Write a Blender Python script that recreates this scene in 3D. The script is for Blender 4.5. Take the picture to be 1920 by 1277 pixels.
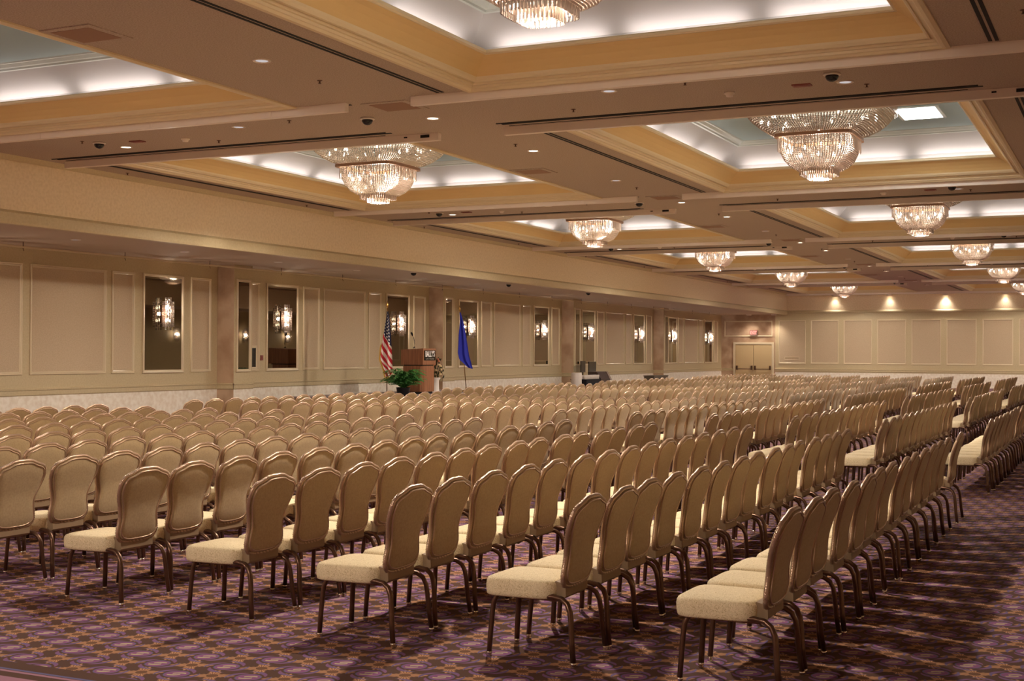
import bpy, math, random
from mathutils import Vector, Matrix
R = random.Random(7)
PI = math.pi
for o in list(bpy.data.objects): bpy.data.objects.remove(o)
SC = bpy.context.scene
COL = SC.collection

# ---------------------------------------------------------------- camera
YAW, PITCH, ROLL, FPX, EYE = 0.4461, 0.00946, 0.00459, 2439.55, 1.8
cy, sy, cp, sp = math.cos(YAW), math.sin(YAW), math.cos(PITCH), math.sin(PITCH)
Fv = Vector((-sy*cp, cy*cp, sp)); Rv = Vector((cy, sy, 0)); Uv = Rv.cross(Fv)
R2 = Rv*math.cos(ROLL) + Uv*math.sin(ROLL); U2 = Uv*math.cos(ROLL) - Rv*math.sin(ROLL)
cam = bpy.data.cameras.new('camera'); cam.sensor_width = 36; cam.lens = FPX/1920*36
cam.clip_start = .05; cam.clip_end = 300
camo = bpy.data.objects.new('camera', cam); COL.objects.link(camo)
M = Matrix((( R2.x, U2.x, -Fv.x, 0), (R2.y, U2.y, -Fv.y, 0), (R2.z, U2.z, -Fv.z, EYE), (0, 0, 0, 1)))
camo.matrix_world = M
SC.camera = camo
def px(x, y, z):
    d = Vector((x, y, z-EYE)); f = d.dot(Fv)
    if f < .1: return (-9e9, 0, f)
    return (960+FPX*d.dot(R2)/f, 638.5-FPX*d.dot(U2)/f, f)

# ---------------------------------------------------------------- world, exposure, light strengths
w = bpy.data.worlds.new('world'); SC.world = w; w.use_nodes = True
w.node_tree.nodes['Background'].inputs[0].default_value = (.02, .015, .012, 1)
SC.view_settings.view_transform = 'Standard'; SC.view_settings.look = 'None'
SC.view_settings.exposure = 0.58; SC.view_settings.gamma = 1; SC.view_settings.use_curve_mapping = False
COVE_W, CHAN_W, UP_W, DOWNFILL_W, SPOT_W, SCONCE_W = 3.2, 70.0, 34.0, 800.0, 560.0, 44.0
WARM = (1.0, .885, .775); COVE_C = (1.0, .90, .86)
def light(kind, name, loc, energy, color, **k):
    l = bpy.data.lights.new(name, kind); l.energy = energy; l.color = color
    for a, b in k.items(): setattr(l, a, b)
    o = bpy.data.objects.new(name, l); COL.objects.link(o); o.location = loc
    return o

# ---------------------------------------------------------------- room numbers (metres)
CZ = 5.25                       # main ceiling
LZ = 4.08                       # low ceiling of the side aisle
XF, XW, XP = -17.94, -21.8, -21.26      # fascia, wall, pier front
YB = 74.0
PER = 11.68
NEAR0, FAR0 = 6.47, 15.10       # coffer edges of module 0
COLS = [(-13.75, 3.0), (-4.89, 2.94)]
XFR, XWR = -.60, 3.26           # fascia and wall of the right aisle, where the camera stands
ORD = ['first', 'second', 'third', 'fourth', 'fifth', 'sixth', 'seventh', 'eighth', 'ninth', 'tenth', 'eleventh', 'twelfth',
       'thirteenth', 'fourteenth', 'fifteenth', 'sixteenth', 'seventeenth', 'eighteenth', 'nineteenth', 'twentieth']

# ---------------------------------------------------------------- materials
def srgb(r, g, b):
    f = lambda c: (c/255/12.92) if c/255 <= .04045 else ((c/255+.055)/1.055)**2.4
    return (f(r), f(g), f(b), 1)
def nd(nt, t, **k):
    n = nt.nodes.new(t)
    for a, b in k.items(): setattr(n, a, b)
    return n
def mat(name, c, rough=.6, metal=0, noise=None, c2=None, bump=0, spec=.5, sheen=0):
    m = bpy.data.materials.new(name); m.use_nodes = True; nt = m.node_tree
    b = nt.nodes['Principled BSDF']; b.inputs['Base Color'].default_value = c
    b.inputs['Roughness'].default_value = rough; b.inputs['Metallic'].default_value = metal
    b.inputs['Specular IOR Level'].default_value = spec
    if sheen: b.inputs['Sheen Weight'].default_value = sheen
    if noise:
        tc = nd(nt, 'ShaderNodeTexCoord'); n = nd(nt, 'ShaderNodeTexNoise'); n.inputs['Scale'].default_value = noise
        n.inputs['Detail'].default_value = 3
        nt.links.new(tc.outputs['Object'], n.inputs['Vector'])
        r = nd(nt, 'ShaderNodeValToRGB'); r.color_ramp.elements[0].color = c2 or c; r.color_ramp.elements[1].color = c
        r.color_ramp.elements[0].position = .35; r.color_ramp.elements[1].position = .62
        nt.links.new(n.outputs['Fac'], r.inputs['Fac']); nt.links.new(r.outputs['Color'], b.inputs['Base Color'])
        if bump:
            bp = nd(nt, 'ShaderNodeBump'); bp.inputs['Strength'].default_value = bump; bp.inputs['Distance'].default_value = .01
            nt.links.new(n.outputs['Fac'], bp.inputs['Height']); nt.links.new(bp.outputs['Normal'], b.inputs['Normal'])
    return m
def emis(name, c, s):
    m = bpy.data.materials.new(name); m.use_nodes = True; nt = m.node_tree; nt.nodes.clear()
    e = nd(nt, 'ShaderNodeEmission'); e.inputs[0].default_value = (*c[:3], 1); e.inputs[1].default_value = s
    o = nd(nt, 'ShaderNodeOutputMaterial'); nt.links.new(e.outputs[0], o.inputs[0]); return m

m_ceil = mat('ceiling_tile', srgb(190, 171, 154), .9, noise=60, c2=srgb(166, 146, 128))
m_low = mat('low_ceiling_paint', srgb(196, 174, 150), .8)
m_wall = mat('wall_paint', srgb(205, 187, 148), .55, noise=25, c2=srgb(198, 179, 140))
m_panel = mat('panel_fabric', srgb(206, 184, 152), .8, noise=40, c2=srgb(196, 173, 141))
m_paper = mat('wallpaper_cream', srgb(252, 243, 226), .8, noise=9, c2=srgb(238, 224, 202))
m_fascia = mat('fascia_plaster', srgb(238, 216, 182), .85, noise=18, c2=srgb(228, 205, 169), bump=.2)
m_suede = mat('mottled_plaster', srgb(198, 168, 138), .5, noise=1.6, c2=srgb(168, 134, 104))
m_trim = mat('trim_gloss', srgb(222, 204, 170), .25)
m_cream = mat('cream_moulding', srgb(222, 200, 160), .4)
m_gold = mat('gold_paint', srgb(220, 184, 124), .6)
m_white = mat('cove_white', srgb(176, 172, 170), .7)
m_crown = mat('crown_white', srgb(182, 188, 182), .35)
m_sky = mat('coffer_panel', srgb(150, 168, 170), .8)
m_bar = mat('bar_enamel', srgb(236, 220, 204), .35)
m_black = mat('black_gap', srgb(20, 16, 14), .8)
m_dark = mat('dark_plastic', srgb(18, 17, 18), .15)
m_bronze = mat('bronze_metal', srgb(102, 74, 57), .30, .75)
m_frame = mat('bronze_frame', srgb(180, 150, 124), .28, .6)
m_brk = mat('bracket_brown', srgb(138, 112, 82), .7)
m_glide = mat('chrome_glide', srgb(235, 225, 210), .15, 1)
m_brass = mat('brass', srgb(200, 160, 90), .25, 1)
m_band = mat('brown_band', srgb(150, 110, 80), .4, .3)
m_ltrim = mat('lamp_trim', srgb(225, 210, 195), .4)
m_red = mat('red_plastic', srgb(140, 70, 60), .5)
m_vent = mat('vent_face', srgb(150, 115, 92), .8)
m_grey = mat('stage_carpet', srgb(150, 138, 138), .9, noise=30, c2=srgb(135, 122, 122))
m_skirt = mat('black_cloth', srgb(20, 18, 20), .8)
m_paperw = mat('white_paper', srgb(225, 215, 205), .6)
m_lampon = emis('lamp_on', (1, .88, .68), 9)
m_lensglow = emis('unlit_lens_glow', (1, .90, .90), .38)  # faint glow put into the unlit downlight lenses to whiten them
m_bulb = emis('bulb_glow', (1, .86, .66), 14)
m_troffer = emis('troffer_glow', (.95, 1, 1), 5)

def seat_fabric():
    m = mat('seat_fabric', srgb(222, 198, 150), .8, spec=.2); nt = m.node_tree; b = nt.nodes['Principled BSDF']
    tc = nd(nt, 'ShaderNodeTexCoord'); n = nd(nt, 'ShaderNodeTexNoise'); n.inputs['Scale'].default_value = 22; n.inputs['Detail'].default_value = 1
    n.inputs['Distortion'].default_value = 2.5
    nt.links.new(tc.outputs['Object'], n.inputs['Vector'])
    mm = nd(nt, 'ShaderNodeMath', operation='MULTIPLY'); mm.inputs[1].default_value = 42; nt.links.new(n.outputs['Fac'], mm.inputs[0])
    s = nd(nt, 'ShaderNodeMath', operation='SINE'); nt.links.new(mm.outputs[0], s.inputs[0])
    r = nd(nt, 'ShaderNodeValToRGB'); e = r.color_ramp.elements
    e[0].position = .45; e[0].color = srgb(228, 210, 172); e[1].position = .8; e[1].color = srgb(196, 174, 132)
    nt.links.new(s.outputs[0], r.inputs[0]); nt.links.new(r.outputs[0], b.inputs['Base Color'])
    return m
m_seat = seat_fabric()
m_back = mat('back_velvet', srgb(176, 152, 114), .75, noise=70, c2=srgb(165, 140, 103), spec=.2, sheen=.15)

def crystal():
    m = bpy.data.materials.new('crystal'); m.use_nodes = True; nt = m.node_tree; nt.nodes.clear()
    g = nd(nt, 'ShaderNodeBsdfGlossy'); g.inputs[0].default_value = (.95, .86, .78, 1); g.inputs[1].default_value = .12
    t = nd(nt, 'ShaderNodeBsdfTranslucent'); t.inputs[0].default_value = (.42, .345, .29, 1)
    d = nd(nt, 'ShaderNodeBsdfDiffuse'); d.inputs[0].default_value = (.50, .41, .35, 1)
    a = nd(nt, 'ShaderNodeMixShader'); a.inputs[0].default_value = .4
    b = nd(nt, 'ShaderNodeMixShader'); b.inputs[0].default_value = .3
    o = nd(nt, 'ShaderNodeOutputMaterial')
    nt.links.new(t.outputs[0], a.inputs[1]); nt.links.new(d.outputs[0], a.inputs[2])
    nt.links.new(a.outputs[0], b.inputs[1]); nt.links.new(g.outputs[0], b.inputs[2]); nt.links.new(b.outputs[0], o.inputs[0])
    return m
m_crys = crystal()
def mirror_mat():
    m = mat('mirror_glass', srgb(138, 128, 112), .02, 1); return m
m_mirror = mirror_mat()
def wood(name, c1, c2, sc):
    m = mat(name, c1, .35); nt = m.node_tree; b = nt.nodes['Principled BSDF']
    tc = nd(nt, 'ShaderNodeTexCoord'); mp = nd(nt, 'ShaderNodeMapping'); mp.inputs['Scale'].default_value = (sc, sc, sc*.06)
    n = nd(nt, 'ShaderNodeTexNoise'); n.inputs['Scale'].default_value = 3; n.inputs['Detail'].default_value = 4
    r = nd(nt, 'ShaderNodeValToRGB'); r.color_ramp.elements[0].color = c1; r.color_ramp.elements[1].color = c2
    r.color_ramp.elements[0].position = .35; r.color_ramp.elements[1].position = .65
    L = nt.links.new; L(tc.outputs['Object'], mp.inputs[0]); L(mp.outputs[0], n.inputs[0]); L(n.outputs['Fac'], r.inputs[0]); L(r.outputs[0], b.inputs['Base Color'])
    return m
m_wood = wood('walnut_veneer', srgb(160, 104, 68), srgb(130, 80, 50), 10)

def carpet():
    m = bpy.data.materials.new('patterned_carpet'); m.use_nodes = True; nt = m.node_tree; L = nt.links.new
    b = nt.nodes['Principled BSDF']; b.inputs['Roughness'].default_value = .95; b.inputs['Specular IOR Level'].default_value = .1
    def val(x):
        if isinstance(x, (int, float)): return ('v', x)
        return ('s', x)
    def mth(op, a, c=None, clamp=False):
        n = nd(nt, 'ShaderNodeMath', operation=op); n.use_clamp = clamp
        for i, q in enumerate([a, c]):
            if q is None: continue
            if isinstance(q, (int, float)): n.inputs[i].default_value = q
            else: L(q, n.inputs[i])
        return n.outputs[0]
    add = lambda a, c: mth('ADD', a, c); sub = lambda a, c: mth('SUBTRACT', a, c); mul = lambda a, c: mth('MULTIPLY', a, c)
    def below(x, t, s=.012):      # 1 where x < t, soft
        return mth('MULTIPLY_ADD_', 0) if False else mth('ADD', mul(sub(t, x), 1/s), .5, True)
    def mix(f, a, c):
        n = nd(nt, 'ShaderNodeMix', data_type='RGBA'); 
        if isinstance(f, (int, float)): n.inputs[0].default_value = f
        else: L(f, n.inputs[0])
        for i, q in ((6, a), (7, c)):
            if isinstance(q, tuple): n.inputs[i].default_value = q
            else: L(q, n.inputs[i])
        return n.outputs[2]
    geo = nd(nt, 'ShaderNodeNewGeometry'); sep = nd(nt, 'ShaderNodeSeparateXYZ'); L(geo.outputs['Position'], sep.inputs[0])
    X, Y = sep.outputs[0], sep.outputs[1]
    S = .2965; ang = math.radians(-29.2); ox, oy = -6.0, 6.08
    dx, dy = sub(X, ox), sub(Y, oy)
    ca, sa = math.cos(ang), math.sin(ang)
    u = mul(add(mul(dx, ca), mul(dy, sa)), 1/S); v = mul(add(mul(dx, -sa), mul(dy, ca)), 1/S)
    fr = lambda x: sub(mth('FRACT', add(x, .5)), .5)
    pu, pv = fr(u), fr(v); qu, qv = fr(add(u, .5)), fr(add(v, .5))
    ln = lambda a, c: mth('SQRT', add(mul(a, a), mul(c, c)))
    r, rq = ln(pu, pv), ln(qu, qv)
    th = mth('ARCTAN2', pv, pu); tq = mth('ARCTAN2', qv, qu)
    BR = srgb(98, 68, 54); OR = srgb(212, 152, 106); PU = srgb(148, 90, 132); BL = srgb(110, 104, 146); CR = srgb(206, 186, 146); MB = srgb(124, 84, 56); LP = srgb(176, 124, 140)
    nz = nd(nt, 'ShaderNodeTexNoise'); nz.inputs['Scale'].default_value = 90; L(geo.outputs['Position'], nz.inputs['Vector'])
    # star of four ragged fans around a brown disc, between the medallions
    c4 = mth('ABSOLUTE', mth('COSINE', mul(add(tq, .62), 2)))
    reach = add(add(.17, mul(mth('POWER', c4, 2.2), .24)), mul(mth('SINE', mul(tq, 22)), .022))
    star = mul(below(rq, reach, .05), mth('SUBTRACT', 1, below(rq, .11)))
    streak = mth('MULTIPLY', mth('ADD', mth('SINE', mul(tq, 26)), 1), .3)
    col = mix(star, BR, mix(mul(streak, 1.4), OR, MB))
    col = mix(below(rq, .095), col, MB)
    # four curved blades round each medallion
    w = mth('FRACT', mul(add(th, PI+.5), 4/(2*PI)))
    rc = add(.305, mul(w, .13)); tk = mul(mth('SINE', mul(w, PI)), .052)
    blade = below(mth('ABSOLUTE', sub(r, rc)), tk, .015)
    col = mix(blade, col, mix(w, PU, BL))
    # dark ring, medallion, S swirl
    col = mix(below(r, .285), col, BR)
    col = mix(below(r, .25), col, BL)
    col = mix(below(r, .228), col, PU)
    # S : two offset bars curved
    c5, s5 = math.cos(.955), math.sin(.955)
    pr = add(mul(pu, c5), mul(pv, s5)); ps = add(mul(pu, -s5), mul(pv, c5))
    a1, a2 = sub(pr, .045), add(pr, .045)
    s1 = mul(below(mth('ABSOLUTE', add(sub(ps, .075), mul(mul(a1, a1), 2.2))), .034), below(mth('ABSOLUTE', a1), .125))
    s2 = mul(below(mth('ABSOLUTE', sub(add(ps, .075), mul(mul(a2, a2), 2.2))), .034), below(mth('ABSOLUTE', a2), .125))
    col = mix(mth('MAXIMUM', s1, s2), col, CR)
    # border stripes at the near edge of the field
    col = mix(below(Y, 5.56, .004), col, BR)
    col = mix(below(mth('ABSOLUTE', sub(Y, 5.43)), .012, .004), col, BL)
    col = mix(below(mth('ABSOLUTE', sub(Y, 5.395)), .014, .004), col, LP)
    col = mix(below(Y, 5.30, .004), col, mix(below(r, .3), LP, PU))
    nm = nd(nt, 'ShaderNodeMix', data_type='RGBA', blend_type='MULTIPLY'); nm.inputs[0].default_value = .35
    L(col, nm.inputs[6]); L(nz.outputs['Color'], nm.inputs[7])
    hs = nd(nt, 'ShaderNodeHueSaturation'); hs.inputs['Value'].default_value = .72; hs.inputs['Saturation'].default_value = .95
    bw = nd(nt, 'ShaderNodeMix', data_type='RGBA'); bw.inputs[0].default_value = .15
    L(col, bw.inputs[6]); L(nm.outputs[2], bw.inputs[7]); L(bw.outputs[2], hs.inputs['Color']); L(hs.outputs[0], b.inputs['Base Color'])
    return m
m_carpet = carpet()

# ---------------------------------------------------------------- mesh building
class MB:
    def __init__(s): s.v = []; s.f = []; s.m = []; s.sm = []
    def quad(s, a, b, c, d, mi=0, sm=False):
        n = len(s.v); s.v += [a, b, c, d]; s.f.append((n, n+1, n+2, n+3)); s.m.append(mi); s.sm.append(sm)
    def box(s, x0, x1, y0, y1, z0, z1, mi=0):
        n = len(s.v); s.v += [(x, y, z) for z in (z0, z1) for y in (y0, y1) for x in (x0, x1)]
        for q in ((0, 2, 3, 1), (4, 5, 7, 6), (0, 1, 5, 4), (2, 6, 7, 3), (0, 4, 6, 2), (1, 3, 7, 5)):
            s.f.append(tuple(n+i for i in q)); s.m.append(mi); s.sm.append(False)
    def grid(s, rows, closed_u=False, closed_v=False, mi=0, sm=True, caps=False):
        n = len(s.v); nu = len(rows); nv = len(rows[0])
        for r_ in rows: s.v += [tuple(p) for p in r_]
        for i in range(nu if closed_u else nu-1):
            for j in range(nv if closed_v else nv-1):
                i2, j2 = (i+1) % nu, (j+1) % nv
                s.f.append((n+i*nv+j, n+i*nv+j2, n+i2*nv+j2, n+i2*nv+j)); s.m.append(mi); s.sm.append(sm)
        if caps:
            s.f.append(tuple(n+j for j in range(nv))[::-1]); s.m.append(mi); s.sm.append(False)
            s.f.append(tuple(n+(nu-1)*nv+j for j in range(nv))); s.m.append(mi); s.sm.append(False)
    def tube(s, pts, r, seg=8, closed=False, mi=0, sq=1.0, rope=0, freq=0, side=None):
        P = [Vector(p) for p in pts]; N = len(P); rows = []; up = Vector(side) if side else Vector((0, 0, 1)); acc = 0
        for i, p in enumerate(P):
            if closed: t = P[(i+1) % N]-P[i-1]
            else: t = P[min(i+1, N-1)]-P[max(i-1, 0)]
            t.normalize()
            a = up-t*up.dot(t)
            if a.length < .05: a = Vector((1, 0, 0))-t*t.x
            a.normalize(); b = t.cross(a)
            if i: acc += (P[i]-P[i-1]).length
            rr = r[i] if isinstance(r, (list, tuple)) else r
            row = []
            for k in range(seg):
                ph = 2*PI*k/seg; q = rr*(1+rope*math.cos(2*ph+acc*freq))
                row.append(p+a*math.cos(ph)*q+b*math.sin(ph)*q*sq)
            rows.append(row)
        s.grid(rows, closed_u=closed, closed_v=True, mi=mi, caps=not closed)
    def lathe(s, prof, cx=0, cy_=0, cz=0, seg=16, mi=0):
        rows = [[(cx+r_*math.cos(2*PI*k/seg), cy_+r_*math.sin(2*PI*k/seg), cz+z) for k in range(seg)] for r_, z in prof]
        s.grid(rows, closed_v=True, mi=mi, caps=True)
    def octa(s, x, y, z, r_, h=None):
        h = h or r_; n = len(s.v)
        s.v += [(x+r_, y, z), (x, y+r_, z), (x-r_, y, z), (x, y-r_, z), (x, y, z+h), (x, y, z-h)]
        for a, b in ((0, 1), (1, 2), (2, 3), (3, 0)):
            s.f.append((n+a, n+b, n+4)); s.f.append((n+b, n+a, n+5)); s.m += [0, 0]; s.sm += [False, False]
    def sweep(s, hx, hy, prof, mi=0):   # prof: (inset, z) around a rectangle
        rows = [[(-(hx-i), -(hy-i), z), ((hx-i), -(hy-i), z), ((hx-i), (hy-i), z), (-(hx-i), (hy-i), z)] for i, z in prof]
        s.grid(rows, closed_v=True, mi=mi, sm=False)
    def mesh(s, name, mats):
        me = bpy.data.meshes.new(name); me.from_pydata(s.v, [], s.f)
        for m_ in (mats if isinstance(mats, (list, tuple)) else [mats]): me.materials.append(m_)
        me.polygons.foreach_set('material_index', s.m); me.polygons.foreach_set('use_smooth', s.sm); me.update()
        return me
def link(name, data, parent=None, loc=None, rz=None):
    o = bpy.data.objects.new(name, data); COL.objects.link(o)
    if parent: o.parent = parent
    if loc: o.location = loc
    if rz is not None: o.rotation_euler = (0, 0, rz)
    return o
def tag(o, label, cat, group=None, kind=None):
    o['label'] = label; o['category'] = cat
    if group: o['group'] = group
    if kind: o['kind'] = kind
    return o
def struct(name, mb, mats, loc=None):
    o = link(name, mb.mesh(name, mats), loc=loc); o['kind'] = 'structure'; return o
def thing(name, label, cat, loc, rz=0, group=None):
    return tag(link(name, None, loc=loc, rz=rz), label, cat, group)
def copy_thing(root, loc, rz, label, depth_ok=True):
    r_ = root.copy(); COL.objects.link(r_); r_.location = loc; r_.rotation_euler = (0, 0, rz); r_['label'] = label
    for ch in KIDS[root.name]:
        c = ch.copy(); COL.objects.link(c); c.parent = r_
        if depth_ok:
            for g in KIDS.get(ch.name, []):
                d = g.copy(); COL.objects.link(d); d.parent = c
    return r_
KIDS = {}
def kids(root, *ch): KIDS[root.name] = list(ch)

# ================================================================ room shell
fl = MB(); fl.quad((-22.5, -7, 0), (XWR+.3, -7, 0), (XWR+.3, YB+.3, 0), (-22.5, YB+.3, 0)); struct('floor', fl, m_carpet)
# main ceiling : a slab with a hole for every coffer
xs = [XF]; 
for c, h in COLS: xs += [c-h, c+h]
xs += [XFR]
ys = [-7.0]
for n in range(-1, 6): ys += [NEAR0+n*PER, FAR0+n*PER]
ys += [YB]
ce = MB()
for i in range(len(xs)-1):
    for j in range(len(ys)-1):
        if i % 2 == 1 and j % 2 == 1: continue
        ce.quad((xs[i], ys[j], CZ), (xs[i], ys[j+1], CZ), (xs[i+1], ys[j+1], CZ), (xs[i+1], ys[j], CZ))
struct('ceiling', ce, m_ceil)
# low ceilings of the side aisles and their fascias
lc = MB(); lc.quad((XW, -7, LZ), (XW, YB, LZ), (XF, YB, LZ), (XF, -7, LZ)); lc.quad((XFR, -7, LZ), (XFR, YB, LZ), (XWR, YB, LZ), (XWR, -7, LZ))
struct('ceiling_aisle', lc, m_low)
fa = MB()
fa.box(XF-.12, XF, -7, YB, LZ, CZ+.02)
fa.grid([[(XF+dx, y, z) for y in (-7, YB)] for dx, z in ((-.12, LZ-.04), (.03, LZ-.04), (.045, LZ+.0), (.045, LZ+.16), (.02, LZ+.19), (0, LZ+.21))], mi=1, sm=False)
fa.grid([[(XF+dx, y, z) for y in (-7, YB)] for dx, z in ((0, CZ-.09), (.05, CZ-.07), (.09, CZ-.02), (.10, CZ))], mi=1, sm=False)
struct('wall_fascia_left', fa, [m_fascia, m_wall])
sf_ = MB(); sf_.box(XF, XFR, 73.62, YB, CZ-.12, CZ+.02); struct('ceiling_soffit', sf_, m_bar)
fb = MB(); fb.box(XFR, XFR+.12, -7, YB, LZ-.04, CZ+.02); struct('wall_fascia_right', fb, m_fascia)
# left wall with its piers
PIERS = [4.7, 16.15, 27.58, 38.99, 50.45, 62.06]
PEND = PIERS+[73.5]
RB, RT = .81, .97
wl = MB(); DP = XP-XW
def wall_strip(y0, y1, x):
    wl.quad((x, y0, 0), (x, y1, 0), (x, y1, RB), (x, y0, RB), 1)
    wl.quad((x, y0, RB), (x, y1, RB), (x, y1, LZ), (x, y0, LZ), 0)
prev = -7.0
for p in PIERS:
    wall_strip(prev, p, XW); wall_strip(p, p+.78, XP)
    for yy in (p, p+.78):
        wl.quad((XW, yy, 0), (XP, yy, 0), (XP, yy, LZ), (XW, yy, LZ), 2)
    prev = p+.78
wall_strip(prev, YB, XW)
struct('wall_left', wl, [m_wall, m_paper, m_suede])
wr = MB(); wr.quad((XWR, -7, 0), (XWR, -7, LZ), (XWR, YB, LZ), (XWR, YB, 0)); struct('wall_right', wr, m_wall)
wn = MB(); wn.quad((-22, -7, 0), (XWR, -7, 0), (XWR, -7, CZ), (-22, -7, CZ)); struct('wall_near', wn, m_wall)
wb = MB()
XD = -18.62
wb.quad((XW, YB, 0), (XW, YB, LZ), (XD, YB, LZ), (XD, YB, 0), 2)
wb.quad((XD, YB, RB-.05), (XD, YB, 4.17), (XWR, YB, 4.17), (XWR, YB, RB-.05), 0)
wb.quad((XD, YB, 0), (XD, YB, RB-.05), (XWR, YB, RB-.05), (XWR, YB, 0), 1)
wb.quad((XF-.1, YB, 4.17), (XF-.1, YB, CZ+.1), (XFR, YB, CZ+.1), (XFR, YB, 4.17), 3)
struct('wall_back', wb, [m_wall, m_paper, m_suede, m_fascia])
TN = [0]
def trim(mb, mats):
    TN[0] += 1; return struct('trim_%d' % TN[0], mb, mats)
# chair rails
def rail_prof(t): return [(0, RB), (t, RB), (t+.012, RB+.02), (t+.012, RT-.05), (t+.03, RT-.035), (t+.03, RT-.012), (0, RT)]
mb = MB(); path = [(XW, -7)]
for p in PIERS: path += [(XW, p), (XP, p), (XP, p+.78), (XW, p+.78)]
path += [(XW, YB)]
segs = []
for i in range(len(path)-1):
    (xa, ya), (xb, yb) = path[i], path[i+1]
    if xa == xb: mb.grid([[(xa+d, ya-(.03 if xa == XP else 0), z), (xb+d, yb+(.03 if xa == XP else 0), z)] for d, z in rail_prof(.015)], sm=False)
    else:
        sgn = -1 if xb > xa else 1
        mb.grid([[(xa, ya+sgn*d, z), (xb, yb+sgn*d, z)] for d, z in rail_prof(.015)], sm=False)
trim(mb, m_wall)
mb = MB(); mb.grid([[(x, YB-d, z+.0) for x in (XD, XWR)] for d, z in rail_prof(.015)], sm=False); trim(mb, m_wall)
mb = MB(); mb.grid([[(x, YB-d, z) for x in (XW, -21.1)] for d, z in rail_prof(.015)], sm=False); trim(mb, m_wall)
mb = MB(); mb.grid([[(x, YB-d, z) for x in (XF, XFR)] for d, z in ((0, 4.12), (.04, 4.12), (.06, 4.16), (.06, 4.22), (.03, 4.26), (0, 4.29))], sm=False); trim(mb, m_wall)
# framed wall panels
FP = [(0, 0), (.0, .028), (.012, .034), (.028, .026), (.042, .030), (.056, .012), (.07, .0)]
def frame_x(mb, X, y0, y1, z0, z1, prof=FP, sgn=1, mi=0):
    rows = []
    for i, d in prof:
        rows.append([(X+sgn*d, y0+i, z0+i), (X+sgn*d, y1-i, z0+i), (X+sgn*d, y1-i, z1-i), (X+sgn*d, y0+i, z1-i)])
    mb.grid(rows, closed_v=True, sm=False, mi=mi)
def frame_y(mb, Y, x0, x1, z0, z1, prof=FP):
    mb.grid([[(x0+i, Y-d, z0+i), (x1-i, Y-d, z0+i), (x1-i, Y-d, z1-i), (x0+i, Y-d, z1-i)] for i, d in prof], closed_v=True, sm=False)
ZP0, ZP1 = 1.27, 3.70
mirrors = []
for bi, p in enumerate(PIERS):
    if bi == 0: continue
    k = (PEND[bi+1]-p)/11.43
    for a, b in ((.98, 1.82), (3.92, 4.75), (4.97, 7.30), (7.49, 8.26), (10.35, 11.15)):
        mb = MB(); y0, y1 = p+a*k, p+b*k
        frame_x(mb, XW, y0, y1, ZP0, ZP1)
        mb.quad((XW+.004, y0+.07, ZP0+.07), (XW+.004, y1-.07, ZP0+.07), (XW+.004, y1-.07, ZP1-.07), (XW+.004, y0+.07, ZP1-.07), 1)
        trim(mb, [m_trim, m_panel])
    mirrors += [(bi, 'pier', p+.09, p+.70, XP), (bi, 'near', p+2.12*k, p+3.66*k, XW), (bi, 'far', p+8.55*k, p+10.06*k, XW)]
xr = [(-18.42+1.842*i, -16.86+1.842*i) for i in range(0, 11)]
for x0, x1 in xr:
    mb = MB(); frame_y(mb, YB, x0, x1, 1.25, 3.73)
    mb.quad((x0+.07, YB-.004, 1.32), (x0+.07, YB-.004, 3.66), (x1-.07, YB-.004, 3.66), (x1-.07, YB-.004, 1.32), 1)
    trim(mb, [m_trim, m_panel])
mb = MB(); frame_y(mb, YB, -21.62, -18.78, 2.80, 3.72); trim(mb, m_trim)

# ---------------------------------------------------------------- exit door
mb = MB(); DX0, DX1, DZ = -20.95, -18.80, 2.36
for x0, x1, z0, z1 in ((DX0-.12, DX0, 0, DZ), (DX1, DX1+.12, 0, DZ), (DX0-.12, DX1+.12, DZ, DZ+.12)):
    mb.box(x0, x1, YB-.07, YB, z0, z1)
dr = struct('door_1', mb, m_trim)
m_door = mat('door_paint', srgb(205, 178, 132), .5)
for k, (a, b) in enumerate(((DX0+.01, (DX0+DX1)/2-.01), ((DX0+DX1)/2+.01, DX1-.01))):
    l = MB(); l.box(a, b, YB-.05, YB-.005, .01, DZ-.01); lo = link('door_leaf', l.mesh('door_leaf', m_door), dr)
    h = MB(); h.tube([(a+.08, YB-.11, .93), (b-.08, YB-.11, .93)], .018, 8, sq=1.6)
    for xx in (a+.09, b-.09): h.box(xx-.045, xx+.045, YB-.13, YB-.05, .88, 1.12)
    link('push_bar', h.mesh('push_bar', m_bronze), lo)

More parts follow.
